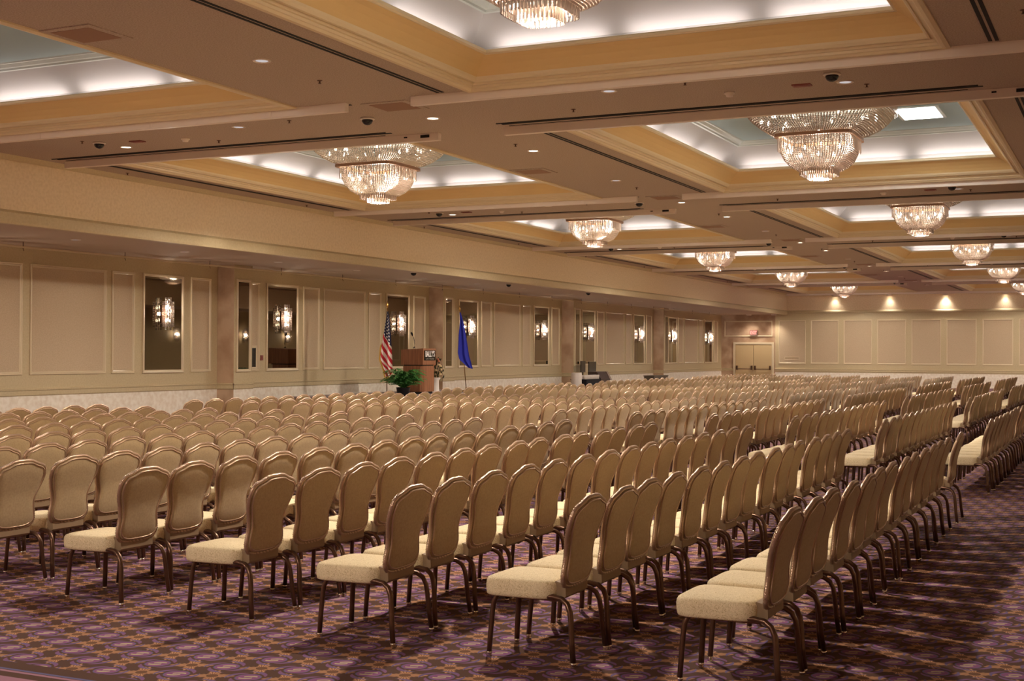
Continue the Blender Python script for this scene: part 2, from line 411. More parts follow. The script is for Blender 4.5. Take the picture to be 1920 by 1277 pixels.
# ================================================================ coffers
def coffer_parts(hx):
    hy = (FAR0-NEAR0)/2
    P = {}
    a = MB(); a.sweep(hx, hy, [(-.10, CZ), (-.10, CZ-.02), (-.06, CZ-.035), (-.02, CZ-.03), (.0, CZ-.005), (.015, CZ+.0), (.02, CZ+.03), (.045, CZ+.035), (.055, CZ+.065), (.085, CZ+.07), (.09, CZ+.055), (.115, CZ+.06), (.14, CZ+.09), (.15, CZ+.12)])
    P['moulding'] = a.mesh('moulding', m_cream)
    a = MB(); a.sweep(hx, hy, [(.15, CZ+.12), (.185, CZ+.17), (.25, CZ+.235), (.33, CZ+.29), (.40, CZ+.325)]); P['gold_band'] = a.mesh('gold_band', m_gold)
    a = MB(); a.sweep(hx, hy, [(.40, CZ+.325), (.42, CZ+.325), (.44, CZ+.34), (.44, CZ+.37), (.43, CZ+.385), (.36, CZ+.385), (.30, CZ+.36), (.0, CZ+.36)]); P['cove_lip'] = a.mesh('cove_lip', m_cream)
    a = MB(); a.sweep(hx, hy, [(0, CZ+.36), (0, CZ+.52), (.36, CZ+.87)]); P['cove_slope'] = a.mesh('cove_slope', m_white)
    a = MB(); a.sweep(hx, hy, [(.36, CZ+.87), (.38, CZ+.855), (.42, CZ+.86), (.43, CZ+.885), (.47, CZ+.89), (.52, CZ+.93), (.55, CZ+.93), (.56, CZ+.95)]); P['crown'] = a.mesh('crown', m_crown)
    a = MB(); i = .56; a.quad((-(hx-i), -(hy-i), CZ+.95), (-(hx-i), hy-i, CZ+.95), (hx-i, hy-i, CZ+.95), (hx-i, -(hy-i), CZ+.95)); P['centre_panel'] = a.mesh('centre_panel', m_sky)
    return P
CP = [coffer_parts(c[1]) for c in COLS]
NCOL = ['left', 'middle', 'right']
def where(n, ci):
    return '%s column, %s' % (['left', 'right'][ci], ['behind the camera', 'nearest the camera', 'second from camera', 'third from camera', 'fourth from camera', 'fifth from camera', 'at the far wall'][n+1])
for ci, (cx, hx) in enumerate(COLS):
    for n in range(-1, 6):
        yc = (NEAR0+FAR0)/2+n*PER
        t = thing('ceiling_coffer', 'cream and gold ceiling coffer, '+where(n, ci), 'ceiling coffer', (cx, yc, 0), 0, 'coffers of the main ceiling')
        for nm, me in CP[ci].items(): link(nm, me, t)
        # cove lamps behind the lip, short tubes with gaps
        hy = (FAR0-NEAR0)/2
        for side in range(4):
            Ls = 2*(hy if side % 2 else hx)-.5; cnt = 4 if side % 2 else 3; seg_ = Ls/cnt
            for q in range(cnt):
                s0 = -Ls/2+seg_*(q+.5)
                if side == 0: loc = (cx+s0, yc-hy+.11); rot = (math.radians(12), 0, 0); sz = (seg_-.32, .05)
                if side == 2: loc = (cx+s0, yc+hy-.11); rot = (math.radians(-12), 0, 0); sz = (seg_-.32, .05)
                if side == 1: loc = (cx+hx-.11, yc+s0); rot = (0, math.radians(12), 0); sz = (.05, seg_-.32)
                if side == 3: loc = (cx-hx+.11, yc+s0); rot = (0, math.radians(-12), 0); sz = (.05, seg_-.32)
                o = light('AREA', 'cove_lamp', (loc[0], loc[1], CZ+.385), COVE_W*(seg_/2), COVE_C, shape='RECTANGLE', size=sz[0], size_y=sz[1])
                o.rotation_euler = (PI+rot[0], rot[1], 0)

# bars and slots beside the coffers, long air slots
def bar_mesh(x0, x1, near):
    a = MB(); L_ = x1-x0
    if near:
        a.box(x0, x1, -.10, .0, CZ-.115, CZ+.0)
        for q in range(1, int(L_/2.2)+1): a.box(x0+q*2.2-.04, x0+q*2.2+.04, -.104, -.10, CZ-.115, CZ)
        a.box(x1-.32, x1-.16, -.106, -.10, CZ-.065, CZ-.02, 1); a.box(x1-.62, x1-.56, -.106, -.10, CZ-.05, CZ-.03, 1)
    else:
        a.box(x0, x1, .0, .09, CZ-.12, CZ)
        for q in range(1, int(L_/2.2)+1): a.box(x0+q*2.2-.035, x0+q*2.2+.035, -.006, .0, CZ-.12, CZ)
    return a
for ci, (cx, hx) in enumerate(COLS):
    for n in range(0, 6):
        x0, x1 = cx-hx-.88, cx+hx+.90
        o = link('curtain_track', bar_mesh(x0, x1, True).mesh('curtain_track', [m_bar, m_dark]), loc=(0, NEAR0+n*PER-.17, 0))
        tag(o, 'cream track box before the coffer, '+where(n, ci), 'track box', 'track boxes on the ceiling')
        if n == 5: continue
        o = link('curtain_track', bar_mesh(x0-.10, x1-.0, False).mesh('curtain_track', [m_bar, m_dark]), loc=(0, FAR0+n*PER+.11, 0))
        tag(o, 'cream track box beyond the coffer, '+where(n, ci), 'track box', 'track boxes on the ceiling')
        a = MB(); a.box(x0+.1, x1-.7, 0, .05, CZ-.006, CZ); a.box(x0+.05, x1-.75, -.09, -.06, CZ-.012, CZ); a.box(x0+.15, x1-.9, .16, .18, CZ-.006, CZ)
        o = link('partition_track', a.mesh('partition_track', m_black), loc=(0, NEAR0+n*PER-.55, 0)); tag(o, 'dark recessed ceiling track before the coffer, '+where(n, ci), 'track', 'partition tracks')
        a = MB(); a.box(x0+.2, x1, 0, .05, CZ-.006, CZ)
        o = link('partition_slot', a.mesh('partition_slot', m_black), loc=(0, FAR0+n*PER+.24, 0)); tag(o, 'thin dark slot behind the far track box, '+where(n, ci), 'slot', 'dark slots')
for i, xx in enumerate((-17.2, -8.3, -1.39)):
    for n in range(0, 6):
        a = MB(); a.box(-.055, -.015, 0, 8.35, CZ-.006, CZ-.001); a.box(.015, .055, 0, 8.35, CZ-.006, CZ-.001)
        o = link('linear_air_diffuser', a.mesh('linear_air_diffuser', m_black), loc=(xx, NEAR0+n*PER+.3, 0))
        tag(o, 'black double slot air diffuser %s, %s' % (['beside the fascia', 'left of the right coffers', 'right of the right coffers'][i], ['nearest the camera', 'second from the camera', 'third from the camera', 'fourth from the camera', 'fifth from the camera', 'at the far wall'][n]), 'air diffuser', 'slot diffusers in the ceiling')

# ================================================================ chandeliers
def rsq(a, t, p=3.2):            # rounded square
    c_, s_ = math.cos(t), math.sin(t); k = (abs(c_)**p+abs(s_)**p)**(-1/p)
    return a*k*c_, a*k*s_
def strand(mb, prof, N, step, r_):
    # prof: list (a, z); beads evenly along it for each of N directions
    pts = []
    for (a0, z0), (a1, z1) in zip(prof[:-1], prof[1:]):
        L_ = math.hypot(a1-a0, z1-z0); m_ = max(1, round(L_/step))
        for q in range(m_): pts.append((a0+(a1-a0)*q/m_, z0+(z1-z0)*q/m_))
    pts.append(prof[-1])
    for k in range(N):
        t = 2*PI*(k+.5)/N
        for j, (a, z) in enumerate(pts):
            x, y = rsq(a, t, 4.5); mb.octa(x, y, z, r_, r_*1.25)
up_ = MB(); strand(up_, [(1.17, 6.13), (1.18, 6.02), (1.14, 5.90), (1.05, 5.79), (.93, 5.69), (.78, 5.61), (.62, 5.57)], 144, .038, .0195)
for k in range(88):
    x, y = rsq(1.21, 2*PI*k/88, 4.5); up_.box(x-.006, x+.006, y-.006, y+.006, 5.93, 6.14)
low_ = MB(); strand(low_, [(.61, 5.48), (.615, 5.36), (.59, 5.24), (.54, 5.13), (.46, 5.04), (.36, 4.98), (.26, 4.95)], 100, .033, .0165)
for k in range(76):
    x, y = rsq(.645, 2*PI*k/76, 4.5); low_.box(x-.007, x+.007, y-.007, y+.007, 5.27+.02*(k % 2), 5.48)
pend = MB()
for a, z0, z1, N in ((.30, 4.87, 5.0, 56), (.19, 4.81, 4.92, 36), (.11, 4.80, 4.90, 20), (.25, 4.90, 4.97, 44)):
    for k in range(N):
        x, y = rsq(a, 2*PI*k/N, 5); pend.box(x-.009, x+.009, y-.009, y+.009, z0, z1)
ring_ = MB(); rows = []
for a, z in ((.66, 5.49), (.66, 5.545), (.60, 5.545), (.60, 5.49)): rows.append([(*rsq(a, 2*PI*k/64, 12), z) for k in range(64)])
ring_.grid(rows, closed_u=True, closed_v=True, sm=False)
plate = MB(); rows = [[(*rsq(a, 2*PI*k/48), z) for k in range(48)] for a, z in ((1.22, 6.13), (1.22, 6.19), (.0001, 6.19))]; plate.grid(rows, closed_v=True, sm=False)
bl = MB(); bl.lathe([(.004, -.04), (.018, -.03), (.024, -.005), (.018, .02), (.006, .045)], seg=8)
me_up, me_low, me_pend, me_ring, me_plate, me_bulb = up_.mesh('upper_crystals', m_crys), low_.mesh('lower_crystals', m_crys), pend.mesh('pendant_crystals', m_crys), ring_.mesh('ring', m_band), plate.mesh('ceiling_plate', m_crown), bl.mesh('bulb', m_bulb)
ch0 = thing('crystal_chandelier', '', 'chandelier', (0, 0, 0), 0, 'chandeliers in the coffers')
cc = [link('upper_crystals', me_up, ch0), link('lower_crystals', me_low, ch0), link('pendant_crystals', me_pend, ch0), link('ring', me_ring, ch0), link('ceiling_plate', me_plate, ch0)]
for k in range(22):
    t = 2*PI*(k+.3)/22; x, y = rsq(.94-.18*(k % 2), t); cc.append(link('bulb', me_bulb, ch0, (x, y, 5.80+.07*(k % 3))))
for k in range(12):
    t = 2*PI*(k+.5)/12; x, y = rsq(.52, t); cc.append(link('bulb', me_bulb, ch0, (x, y, 5.30+.04*(k % 2))))
for c_ in cc[:3]: c_['kind'] = 'stuff'
kids(ch0, *cc)
first = True
for ci, (cx, hx) in enumerate(COLS):
    for n in range(-1, 6):
        yc = (NEAR0+FAR0)/2+n*PER; lab = 'tiered crystal chandelier in the coffer, '+where(n, ci)
        if first: ch0.location = (cx, yc, 0); ch0['label'] = lab; first = False
        else: copy_thing(ch0, (cx, yc, 0), 0, lab)
        light('POINT', 'chandelier_lamp', (cx, yc, 5.13), CHAN_W, WARM, shadow_soft_size=.16)
        light('SPOT', 'added_down_fill', (cx, yc, 4.83), DOWNFILL_W*(1.0 if n < 1 else .85 if n < 2 else .7 if n < 4 else .6), WARM, spot_size=math.radians(170), spot_blend=.15, shadow_soft_size=.09)  # added downward fill for seats, floor and lower walls, not a chandelier fitting
        light('POINT', 'chandelier_lamp', (cx, yc, 5.80), UP_W, WARM, shadow_soft_size=.20)

# ================================================================ ceiling fittings
tr = MB(); tr.lathe([(.075, 0), (.075, -.004), (.095, -.012), (.11, -.006), (.11, 0)], seg=24)
di = MB(); di.lathe([(.001, -.003), (.076, -.003), (.076, -.001)], seg=24)
me_trim, me_on, me_off = tr.mesh('lamp_trim_ring', m_ltrim), di.mesh('lens', m_lampon), di.mesh('lens', m_lensglow)
def downlight(x, y, z, on, label, s=1.0, power=1.0, cone=105):
    t = thing('recessed_downlight', label, 'downlight', (x, y, z), 0, 'recessed downlights'); t.scale = (s, s, 6 if s > 1.2 else s)
    link('trim_ring', me_trim, t); link('lens', me_on if on else me_off, t)
    if on:
        o = light('SPOT', 'downlight_lamp', (x, y, z-.03), SPOT_W*power, WARM, spot_size=math.radians(cone), spot_blend=1.0, shadow_soft_size=.07)
PLC = ['nearest the camera', 'second from camera', 'third from camera', 'fourth from camera', 'fifth from camera', 'farthest']
dm = MB(); dm.lathe([(.10, 0), (.11, -.02), (.09, -.028), (.001, -.028)], seg=20)
dg = MB(); dg.lathe([(.082, -.02), (.08, -.05), (.062, -.08), (.035, -.098), (.003, -.105)], seg=20)
me_dm, me_dg = dm.mesh('housing', m_ltrim), dg.mesh('smoked_dome', m_dark)
spk = MB(); spk.lathe([(.035, 0), (.035, -.006), (.012, -.008), (.010, -.035), (.022, -.037), (.022, -.041), (.004, -.042)], seg=10)
me_spk = spk.mesh('sprinkler_head', m_bronze)
smk = MB(); smk.lathe([(.07, 0), (.07, -.02), (.05, -.03), (.045, -.055), (.004, -.06)], seg=18); me_smk = smk.mesh('smoke_detector', m_bar)
spe = MB(); spe.box(-.12, .12, -.07, .07, -.015, 0); spe.box(-.09, .09, -.045, .045, -.022, -.015); me_spe = spe.mesh('alarm_strobe', m_red)
vt = MB(); vt.box(-.36, .36, -.34, .34, -.012, 0); vt.box(-.27, .27, -.25, .25, -.016, -.012, 1)
me_vt = vt.mesh('ceiling_vent', [m_ceil, m_vent])
def single(name, me, loc, label, cat, group): o = link(name, me, loc=loc); tag(o, label, cat, group)
for n in range(0, 5):
    q = PLC[n]; y = n*PER
    for k, (xx, yy, on, lab) in enumerate(((-9.33, 12.6, False, 'unlit, between coffer columns, before the crossing'), (-9.32, 16.75, True, 'lit, where ceiling strips cross'), (-9.25, 20.15, True, 'lit, between coffer columns, beyond the crossing'),
            (-12.41, 16.18, False, 'unlit, beyond a left-hand coffer'), (-15.38, 17.0, True, 'lit, beyond a left-hand coffer'), (-3.30, 16.65, False, 'beside the dome beyond a right-hand coffer'), (-6.23, 15.95, False, 'unlit, beyond a right-hand coffer'))):
        downlight(xx, yy+y, CZ, on, 'round ceiling downlight %s, %s' % (lab, q))
    for xx, yy, lab in ((-15.46, 16.45, 'beyond the left-hand coffer'), (-10.2, 16.35, 'where the ceiling strips cross'), (-3.35, 16.08, 'beyond the right-hand coffer')):
        t = thing('dome_camera', 'black security camera dome on ceiling %s, %s' % (lab, q), 'security camera', (xx, yy+y, CZ), 0, 'ceiling camera domes'); link('housing', me_dm, t); link('smoked_dome', me_dg, t)
    for xx, yy in ((-9.34, 13.83), (-9.23, 19.4), (-11.37, 16.04), (-13.51, 17.1), (-15.63, 16.24), (-17.6, 19.5), (-17.55, 13.8), (-5.15, 15.83), (-7.16, 16.95), (-3.08, 16.9), (-1.0, 13.9)):
        single('fire_sprinkler', me_spk, (xx, yy+y, CZ), 'one of the small dark fire sprinklers on the ceiling, bay %s' % q, 'sprinkler', 'fire sprinklers, bay %s' % q)
    for xx in (-13.87, -4.82): single('smoke_detector', me_smk, (xx, 16.7+y, CZ), 'small round smoke detector beyond the %s coffer, %s' % ('left-hand' if xx < -9 else 'right-hand', q), 'smoke detector', 'smoke detectors')
    for xx in (-14.78, -3.84): single('alarm_strobe', me_spe, (xx, 16.6+y, CZ), 'flat dull red ceiling strobe beyond the %s coffer, %s' % ('left-hand' if xx < -9 else 'right-hand', q), 'alarm strobe', 'ceiling strobes')
    for xx, yy, l_ in ((-10.3, 10.75, 'before the cross strip'), (-9.34, 15.7, 'at the cross strip')):
        single('ceiling_vent', me_vt, (xx, yy+y, CZ), 'square tan ceiling vent between coffer columns %s, %s' % (l_, q), 'ceiling vent', 'ceiling vents')
for k, xx in enumerate((-15.2, -12.2, -9.25, -6.2, -3.2)):
    downlight(xx, 73.81, CZ-.12, True, 'lit round downlight washing the back wall, %s from the fascia' % ORD[k], 1.4, .10 if k != 2 else .2, 100)
for k, (xx, lab) in enumerate(((-20.0, 'above the exit doors'), (-18.55, 'right of the exit doors'))): downlight(xx, 73.4, LZ, True, 'lit round downlight in the low ceiling '+lab, 1.4, .3)
for k, yy in enumerate((20.2, 23.6, 27.2, 30.9, 34.7, 38.3, 41.8, 46.1, 50, 54, 58)):
    downlight(-19.6, yy, LZ, False, 'unlit downlight in the low aisle ceiling, %s from the left of frame' % ORD[k], 1.0)
for k, (xx, yy) in enumerate(((-18.46, 32.1), (-18.64, 38.7), (-18.5, 45.3))):
    t = thing('dome_camera', 'small black camera dome on the low aisle ceiling, %s from the left' % ORD[k], 'security camera', (xx, yy, LZ)); link('housing', me_dm, t); link('smoked_dome', me_dg, t)
# fluorescent troffer and return grilles in the coffer panels
a = MB(); a.box(-.40, .40, -.62, .62, -.02, 0); b = MB(); b.box(-.34, .34, -.56, .56, -.026, -.02)
t = thing('fluorescent_troffer', 'bright white rectangular light in the coffer beside the second right-hand chandelier', 'ceiling light', (-3.52, 24.45, CZ+.95)); link('frame', a.mesh('frame', m_crown), t); link('diffuser', b.mesh('diffuser', m_troffer), t)
light('AREA', 'troffer_lamp', (-3.52, 24.45, CZ+.92), 30, (.9, .97, 1), shape='RECTANGLE', size=.6, size_y=1.0)
a = MB(); a.box(-.32, .32, -.32, .32, -.02, 0); a.box(-.26, .26, -.26, .26, -.024, -.02, 1)
o = link('return_grille', a.mesh('return_grille', [m_crown, m_white]), loc=(-12.4, 13.4, CZ+.95)); tag(o, 'square white grille in the top of the left-hand coffer nearest the camera', 'grille')
# hanging rail below the low ceiling
a = MB(); a.box(-.02, .02, 8, 73, -.03, 0); a.box(-.16, -.13, 8, 73, .01, .03)
hr = thing('drapery_rail', 'thin bronze drapery rail hung along the left wall under the low ceiling', 'rail', (-21.0, 0, 3.98)); link('rail', a.mesh('rail', m_trim), hr)
hm = MB(); hm.tube([(0, 0, .10), (0, 0, -.05), (.02, 0, -.09)], .008, 6); me_h = hm.mesh('hanger', m_bronze)
for k in range(20): link('hanger', me_h, hr, (0, 11+3.05*k, 0))

# ================================================================ sconces and mirrors
sb = MB()
for (a, z0, z1, N, ox, oy, rr) in ((.135, 2.42, 3.02, 17, .15, 0, 1), (.07, 2.34, 3.12, 9, .15, 0, 1)):
    m_ = int((z1-z0)/.034)
    for k in range(N):
        t = 2*PI*k/N
        for j in range(m_+1): sb.octa(ox+a*math.cos(t), oy+a*math.sin(t), z0+(z1-z0)*j/m_, .021, .0175)
me_sb = sb.mesh('crystal_drops', m_crys); me_sbulb = bl.mesh('bulb', emis('sconce_bulb', (1, .86, .66), 7))
sf = MB(); sf.box(0, .025, -.09, .09, 2.5, 2.95)
for z in (2.48, 2.72, 2.98): sf.tube([(.0, 0, z), (.15, 0, z)], .010, 6)
me_sf = sf.mesh('back_frame', m_bronze)
bays = {1: 'bay nearest the camera', 2: 'second bay', 3: 'third bay', 4: 'fourth bay', 5: 'far bay'}
for bi, kind, y0, y1, X in mirrors:
    nm = {'pier': 'narrow dark mirror on the front of the wall pier', 'near': 'tall dark mirror at the near end of the wall recess', 'far': 'tall dark mirror at the far end of the wall recess'}[kind]
    t = thing('wall_mirror', '%s, %s' % (nm, bays[bi]), 'mirror', (X, (y0+y1)/2, 0), 0, 'mirrors along the left wall')
    h = (y1-y0)/2
    a = MB(); frame_x(a, 0, -h, h, 1.26, 3.71, [(0, 0), (0, .035), (.02, .045), (.05, .04), (.07, .02), (.08, .012)]); link('frame', a.mesh('frame', m_trim), t)
    a = MB(); a.quad((.013, -h+.07, 1.33), (.013, h-.07, 1.33), (.013, h-.07, 3.64), (.013, -h+.07, 3.64)); link('mirror_glass', a.mesh('mirror_glass', m_mirror), t)
    if kind != 'pier':
        yc = (y0+y1)/2
        s = thing('crystal_sconce', 'glowing crystal wall sconce on the mirror at the %s end, %s' % (kind, bays[bi]), 'wall sconce', (X+.012, yc, 0), 0, 'crystal sconces on the left wall')
        link('crystal_drops', me_sb, s)['kind'] = 'stuff'; link('back_frame', me_sf, s)
        for z in (2.58, 2.90): link('bulb', me_sbulb, s, (.15, 0, z))
        for z in (2.56, 2.88): link('bulb', me_sbulb, s, (.15, -.08, z)); link('bulb', me_sbulb, s, (.15, .08, z))
        light('POINT', 'sconce_lamp', (X+.16, yc, 2.73), SCONCE_W, WARM, shadow_soft_size=.04)
for k, yy in enumerate((14.5, 21, 26, 32.5, 38, 44, 48.5, 55.6, 60.2, 65.8)):
    s = thing('crystal_sconce', 'crystal sconce on the opposite wall, %s of them, seen in the mirrors' % ORD[k], 'wall sconce', (XWR-.02, yy, 0), PI, 'crystal sconces on the right wall')
    link('crystal_drops', me_sb, s)['kind'] = 'stuff'; link('back_frame', me_sf, s)
    for z in (2.58, 2.90): link('bulb', me_sbulb, s, (.15, 0, z))
    light('POINT', 'sconce_lamp', (XWR-.19, yy, 2.73), SCONCE_W, WARM, shadow_soft_size=.05)

# ================================================================ banquet chair
OUT = [(0, .957), (.05, .957), (.09, .952), (.125, .938), (.155, .926), (.185, .919), (.213, .908), (.234, .888), (.243, .860), (.243, .825), (.236, .785), (.220, .740), (.202, .700), (.190, .660),
       (.184, .620), (.187, .580), (.196, .540), (.200, .505), (.192, .475), (.168, .450), (.130, .437), (.085, .431), (0, .429)]
def outline(step=1):
    o = OUT[::step]
    if o[-1] != OUT[-1]: o = o+[OUT[-1]]
    return o+[(-a, b) for a, b in reversed(o[1:-1])]
def lean(z): return -.122+(z-.43)*.215+.012*math.cos((z-.43)/.527*2*PI)
def back_mesh(step=1):
    O = outline(step); mb = MB(); c = .70
    for sg, mi in ((1, 0), (-1, 1)):
        rows = []
        for s, d in ((.97, .0), (.96, .016), (.90, .022), (.62, .026), (.3, .028), (.001, .028)):
            rows.append([(lean(c+(z-c)*s)+sg*d, y*s, c+(z-c)*s) for y, z in O])
        if sg < 0: rows = [list(reversed(r_)) for r_ in rows]
        mb.grid(rows, closed_v=True, mi=mi)
    return mb
def frame_mb(step=1, seg=8, rope=.2):
    O = outline(step); P = [Vector((lean(z), y, z)) for y, z in O]
    mb = MB()
    if step == 1:
        Q = []
        for i in range(len(P)):
            a, b = P[i], P[(i+1) % len(P)]
            for q in range(8): Q.append(a.lerp(b, q/8))
        mb.tube(Q, .0145, seg, closed=True, rope=rope, freq=420, side=(1, 0, 0))
        I = [Vector((lean(.7+(z-.7)*.925)+.021, y*.925, .7+(z-.7)*.925)) for y, z in O]
        mb.tube(I, .006, 5, closed=True, side=(1, 0, 0))
    else: mb.tube(P, .016, seg, closed=True, side=(1, 0, 0))
    return mb
def seat_mesh(N=40):
    mb = MB()
    def ring(s, z):
        r_ = []
        for k in range(N):
            t = 2*PI*k/N; c_, s_ = math.cos(t), math.sin(t); q = (abs(c_)**6+abs(s_)**6)**(-1/6)
            x = -.378+.232*q*c_*s; y = .238*q*s_*s; y *= 1.0-.05*(x+.378)/.25
            r_.append((x, y, z))
        return r_
    rows = [ring(.001, .366), ring(.94, .366), ring(.98, .374), ring(.995, .395), ring(1.0, .43), ring(.99, .452), ring(.96, .466), ring(.88, .474), ring(.5, .480), ring(.001, .481)]
    mb.grid(rows, closed_v=True); return mb
def leg_path(rear, s):
    if rear: return [(-.26, s*.185, .375), (-.16, s*.20, .385), (-.10, s*.21, .378), (-.062, s*.22, .352), (-.042, s*.226, .31), (-.034, s*.230, .25), (-.026, s*.238, .14), (-.012, s*.248, .028)]
    return [(-.42, s*.165, .37), (-.50, s*.17, .375), (-.535, s*.175, .36), (-.555, s*.178, .32), (-.563, s*.181, .26), (-.572, s*.187, .13), (-.578, s*.19, .028)]
def leg_mb(rear, s, seg=8):
    mb = MB(); mb.tube(leg_path(rear, s), .0155, seg, sq=1.15); return mb
def glide_mb(rear, s):
    mb = MB(); x, y, z = leg_path(rear, s)[-1]; mb.lathe([(.017, .028), (.018, .012), (.012, .010), (.017, .004), (.015, 0)], x, y, 0, seg=10); return mb
def brk_mb():
    mb = MB(); mb.grid([[(-.22, y, .368), (-.115, y, .368), (-.095, y, .385), (-.098, y, .455), (-.16, y, .47), (-.22, y, .41)] for y in (-.165, -.150, .150, .165)], closed_v=True, sm=False, caps=True); return mb
def fr_mb():
    mb = MB(); mb.box(-.50, -.14, -.17, -.145, .352, .374); mb.box(-.50, -.14, .145, .17, .352, .374); mb.box(-.46, -.435, -.17, .17, .352, .374); return mb
chair0 = thing('banquet_chair', '', 'chair', (0, 0, 0), 0, 'banquet chairs set out in rows')
legs = []; parts = [link('seat', seat_mesh().mesh('seat', m_seat), chair0), link('backrest', back_mesh().mesh('backrest', [m_back, m_seat]), chair0),
         link('back_frame', frame_mb().mesh('back_frame', m_frame), chair0), link('back_bracket', brk_mb().mesh('back_bracket', m_brk), chair0), link('seat_frame', fr_mb().mesh('seat_frame', m_bronze), chair0)]
for rear in (0, 1):
    for s in (-1, 1):
        l = link('leg', leg_mb(rear, s).mesh('leg', m_bronze), chair0); parts.append(l)
        g = link('foot_glide', glide_mb(rear, s).mesh('foot_glide', m_glide), l); KIDS[l.name] = [g]
kids(chair0, *parts)

H = 1.8
ROWX = [-.945, -1.62, -2.285, -2.94, -3.585, -4.26, -4.93, -5.59, -6.25, -6.87, -7.51, -8.12]
B1S = [3.86, 3.91, 3.90, 4.01, 4.03, 4.04, None, None, None, None, None, None]
B1E = [7.57, 8.09, 8.26, 8.26, 8.29, 8.20, 8.40, 8.50, 8.57, 8.50, 8.49, 8.59]
B2S = [9.96, 9.5, 9.63, 9.71, 9.73, 9.75, 9.79, 9.71, 9.82, 9.85, 9.93, 9.88]
B2E = [13.39, 13.41, 13.36, 13.59, 13.66, 13.62, 13.56, 13.5, 13.66, 13.62, 13.56, 13.49]
chairs = []          # x, y, block, row, index from the cross aisle end
for r_ in range(12):
    X = ROWX[r_]*H
    blocks = [(B1S[r_], B1E[r_]), (B2S[r_], B2E[r_]), (14.93, 19.0), (20.4, 24.15), (25.5, 29.7)]
    for bi, (a, b) in enumerate(blocks):
        if a is None:
            Y = []; y = b
            while y > 3.6: Y.append(y); y -= .297
            Y = [y for y in Y if px(X, y*H, .9)[0] > -70]
        else:
            cnt = max(2, int((b-a)/.293)+1); Y = [b-(b-a)*q/(cnt-1) for q in range(cnt)]
        if r_ == 0 and bi == 0: Y = [8.12]+Y
        if bi == 0 and r_ == 5: Y.append(3.74)
        for q, y in enumerate(Y):
            chairs.append((X+.03+R.uniform(-.02, .02), y*H+.09+R.uniform(-.006, .006), bi, r_, q, R.uniform(-.018, .018)))
vis = []
for c in chairs:
    p = px(c[0]-.28, c[1], .6)
    if -60 < p[0] < 1985: vis.append((p[2], c))
vis.sort(key=lambda v: v[0])
near, rest = [c for d, c in vis[:300]], [c for d, c in vis[300:]]
BN = ['nearest block', 'second block', 'third block', 'fourth block', 'fifth block']
def chair_label(c):
    return 'tan banquet chair, %s from the far end, %s row from the right, %s' % (ORD[c[4]], ORD[c[3]], BN[c[2]])
for i, c in enumerate(near):
    loc, lab = (c[0], c[1], 0), chair_label(c)
    if i == 0: chair0.location = loc; chair0.rotation_euler = (0, 0, c[5]); chair0['label'] = lab
    else: copy_thing(chair0, loc, c[5], lab, depth_ok=(i < 150))
# the far chairs, too many and too small to count
proto = MB()
def absorb(dst, src, off):
    n = len(dst.v); dst.v += src.v; dst.f += [tuple(n+i for i in f) for f in src.f]; dst.m += [off if isinstance(off, int) else off[i] for i in src.m]; dst.sm += src.sm
absorb(proto, seat_mesh(16), 0); absorb(proto, back_mesh(2), [1, 0]); absorb(proto, frame_mb(2, 6), 2); absorb(proto, brk_mb(), 3)
for rear in (0, 1):
    for s in (-1, 1): absorb(proto, leg_mb(rear, s, 5), 3)
big = MB(); nv = len(proto.v)
for c in rest:
    ca, sa = math.cos(c[5]), math.sin(c[5]); n = len(big.v)
    big.v += [(x*ca-y*sa+c[0], x*sa+y*ca+c[1], z) for x, y, z in proto.v]
    big.f += [tuple(n+i for i in f) for f in proto.f]; big.m += proto.m; big.sm += proto.sm
o = link('banquet_chairs', big.mesh('banquet_chairs', [m_seat, m_back, m_frame, m_bronze]))
tag(o, 'mass of far rows of tan banquet chairs reaching to the back wall', 'chairs', None, 'stuff')

# ================================================================ stage and what stands on it
SX0, SX1, SY0, SY1, SZ = -21.15, -16.9, 29.75, 38.3, .56
st = thing('stage_platform', 'low grey carpeted stage with black skirt against the left wall', 'stage', ((SX0+SX1)/2, (SY0+SY1)/2, 0))
hx_, hy_ = (SX1-SX0)/2, (SY1-SY0)/2
a = MB(); a.box(-hx_, hx_, -hy_, hy_, SZ-.04, SZ); link('deck', a.mesh('deck', m_grey), st)
a = MB(); pts = []
def skirt_pts():
    P = []; per = [(-hx_+.02, -hy_+.02), (hx_-.02, -hy_+.02), (hx_-.02, hy_-.02), (-hx_+.02, hy_-.02), (-hx_+.02, -hy_+.02)]
    for (x0, y0), (x1, y1) in zip(per[:-1], per[1:]):
        L_ = math.hypot(x1-x0, y1-y0); m_ = int(L_/.07)
        for q in range(m_):
            t = q/m_; nx, ny = (y1-y0)/L_, -(x1-x0)/L_; d = .012*math.sin(q*PI/1.5)
            P.append((x0+(x1-x0)*t-nx*abs(d), y0+(y1-y0)*t-ny*abs(d)))
    return P
SP = skirt_pts(); a.grid([[(x, y, z) for x, y in SP] for z in (0.0, SZ-.04)], closed_v=True, sm=False); link('skirt', a.mesh('skirt', m_skirt), st)

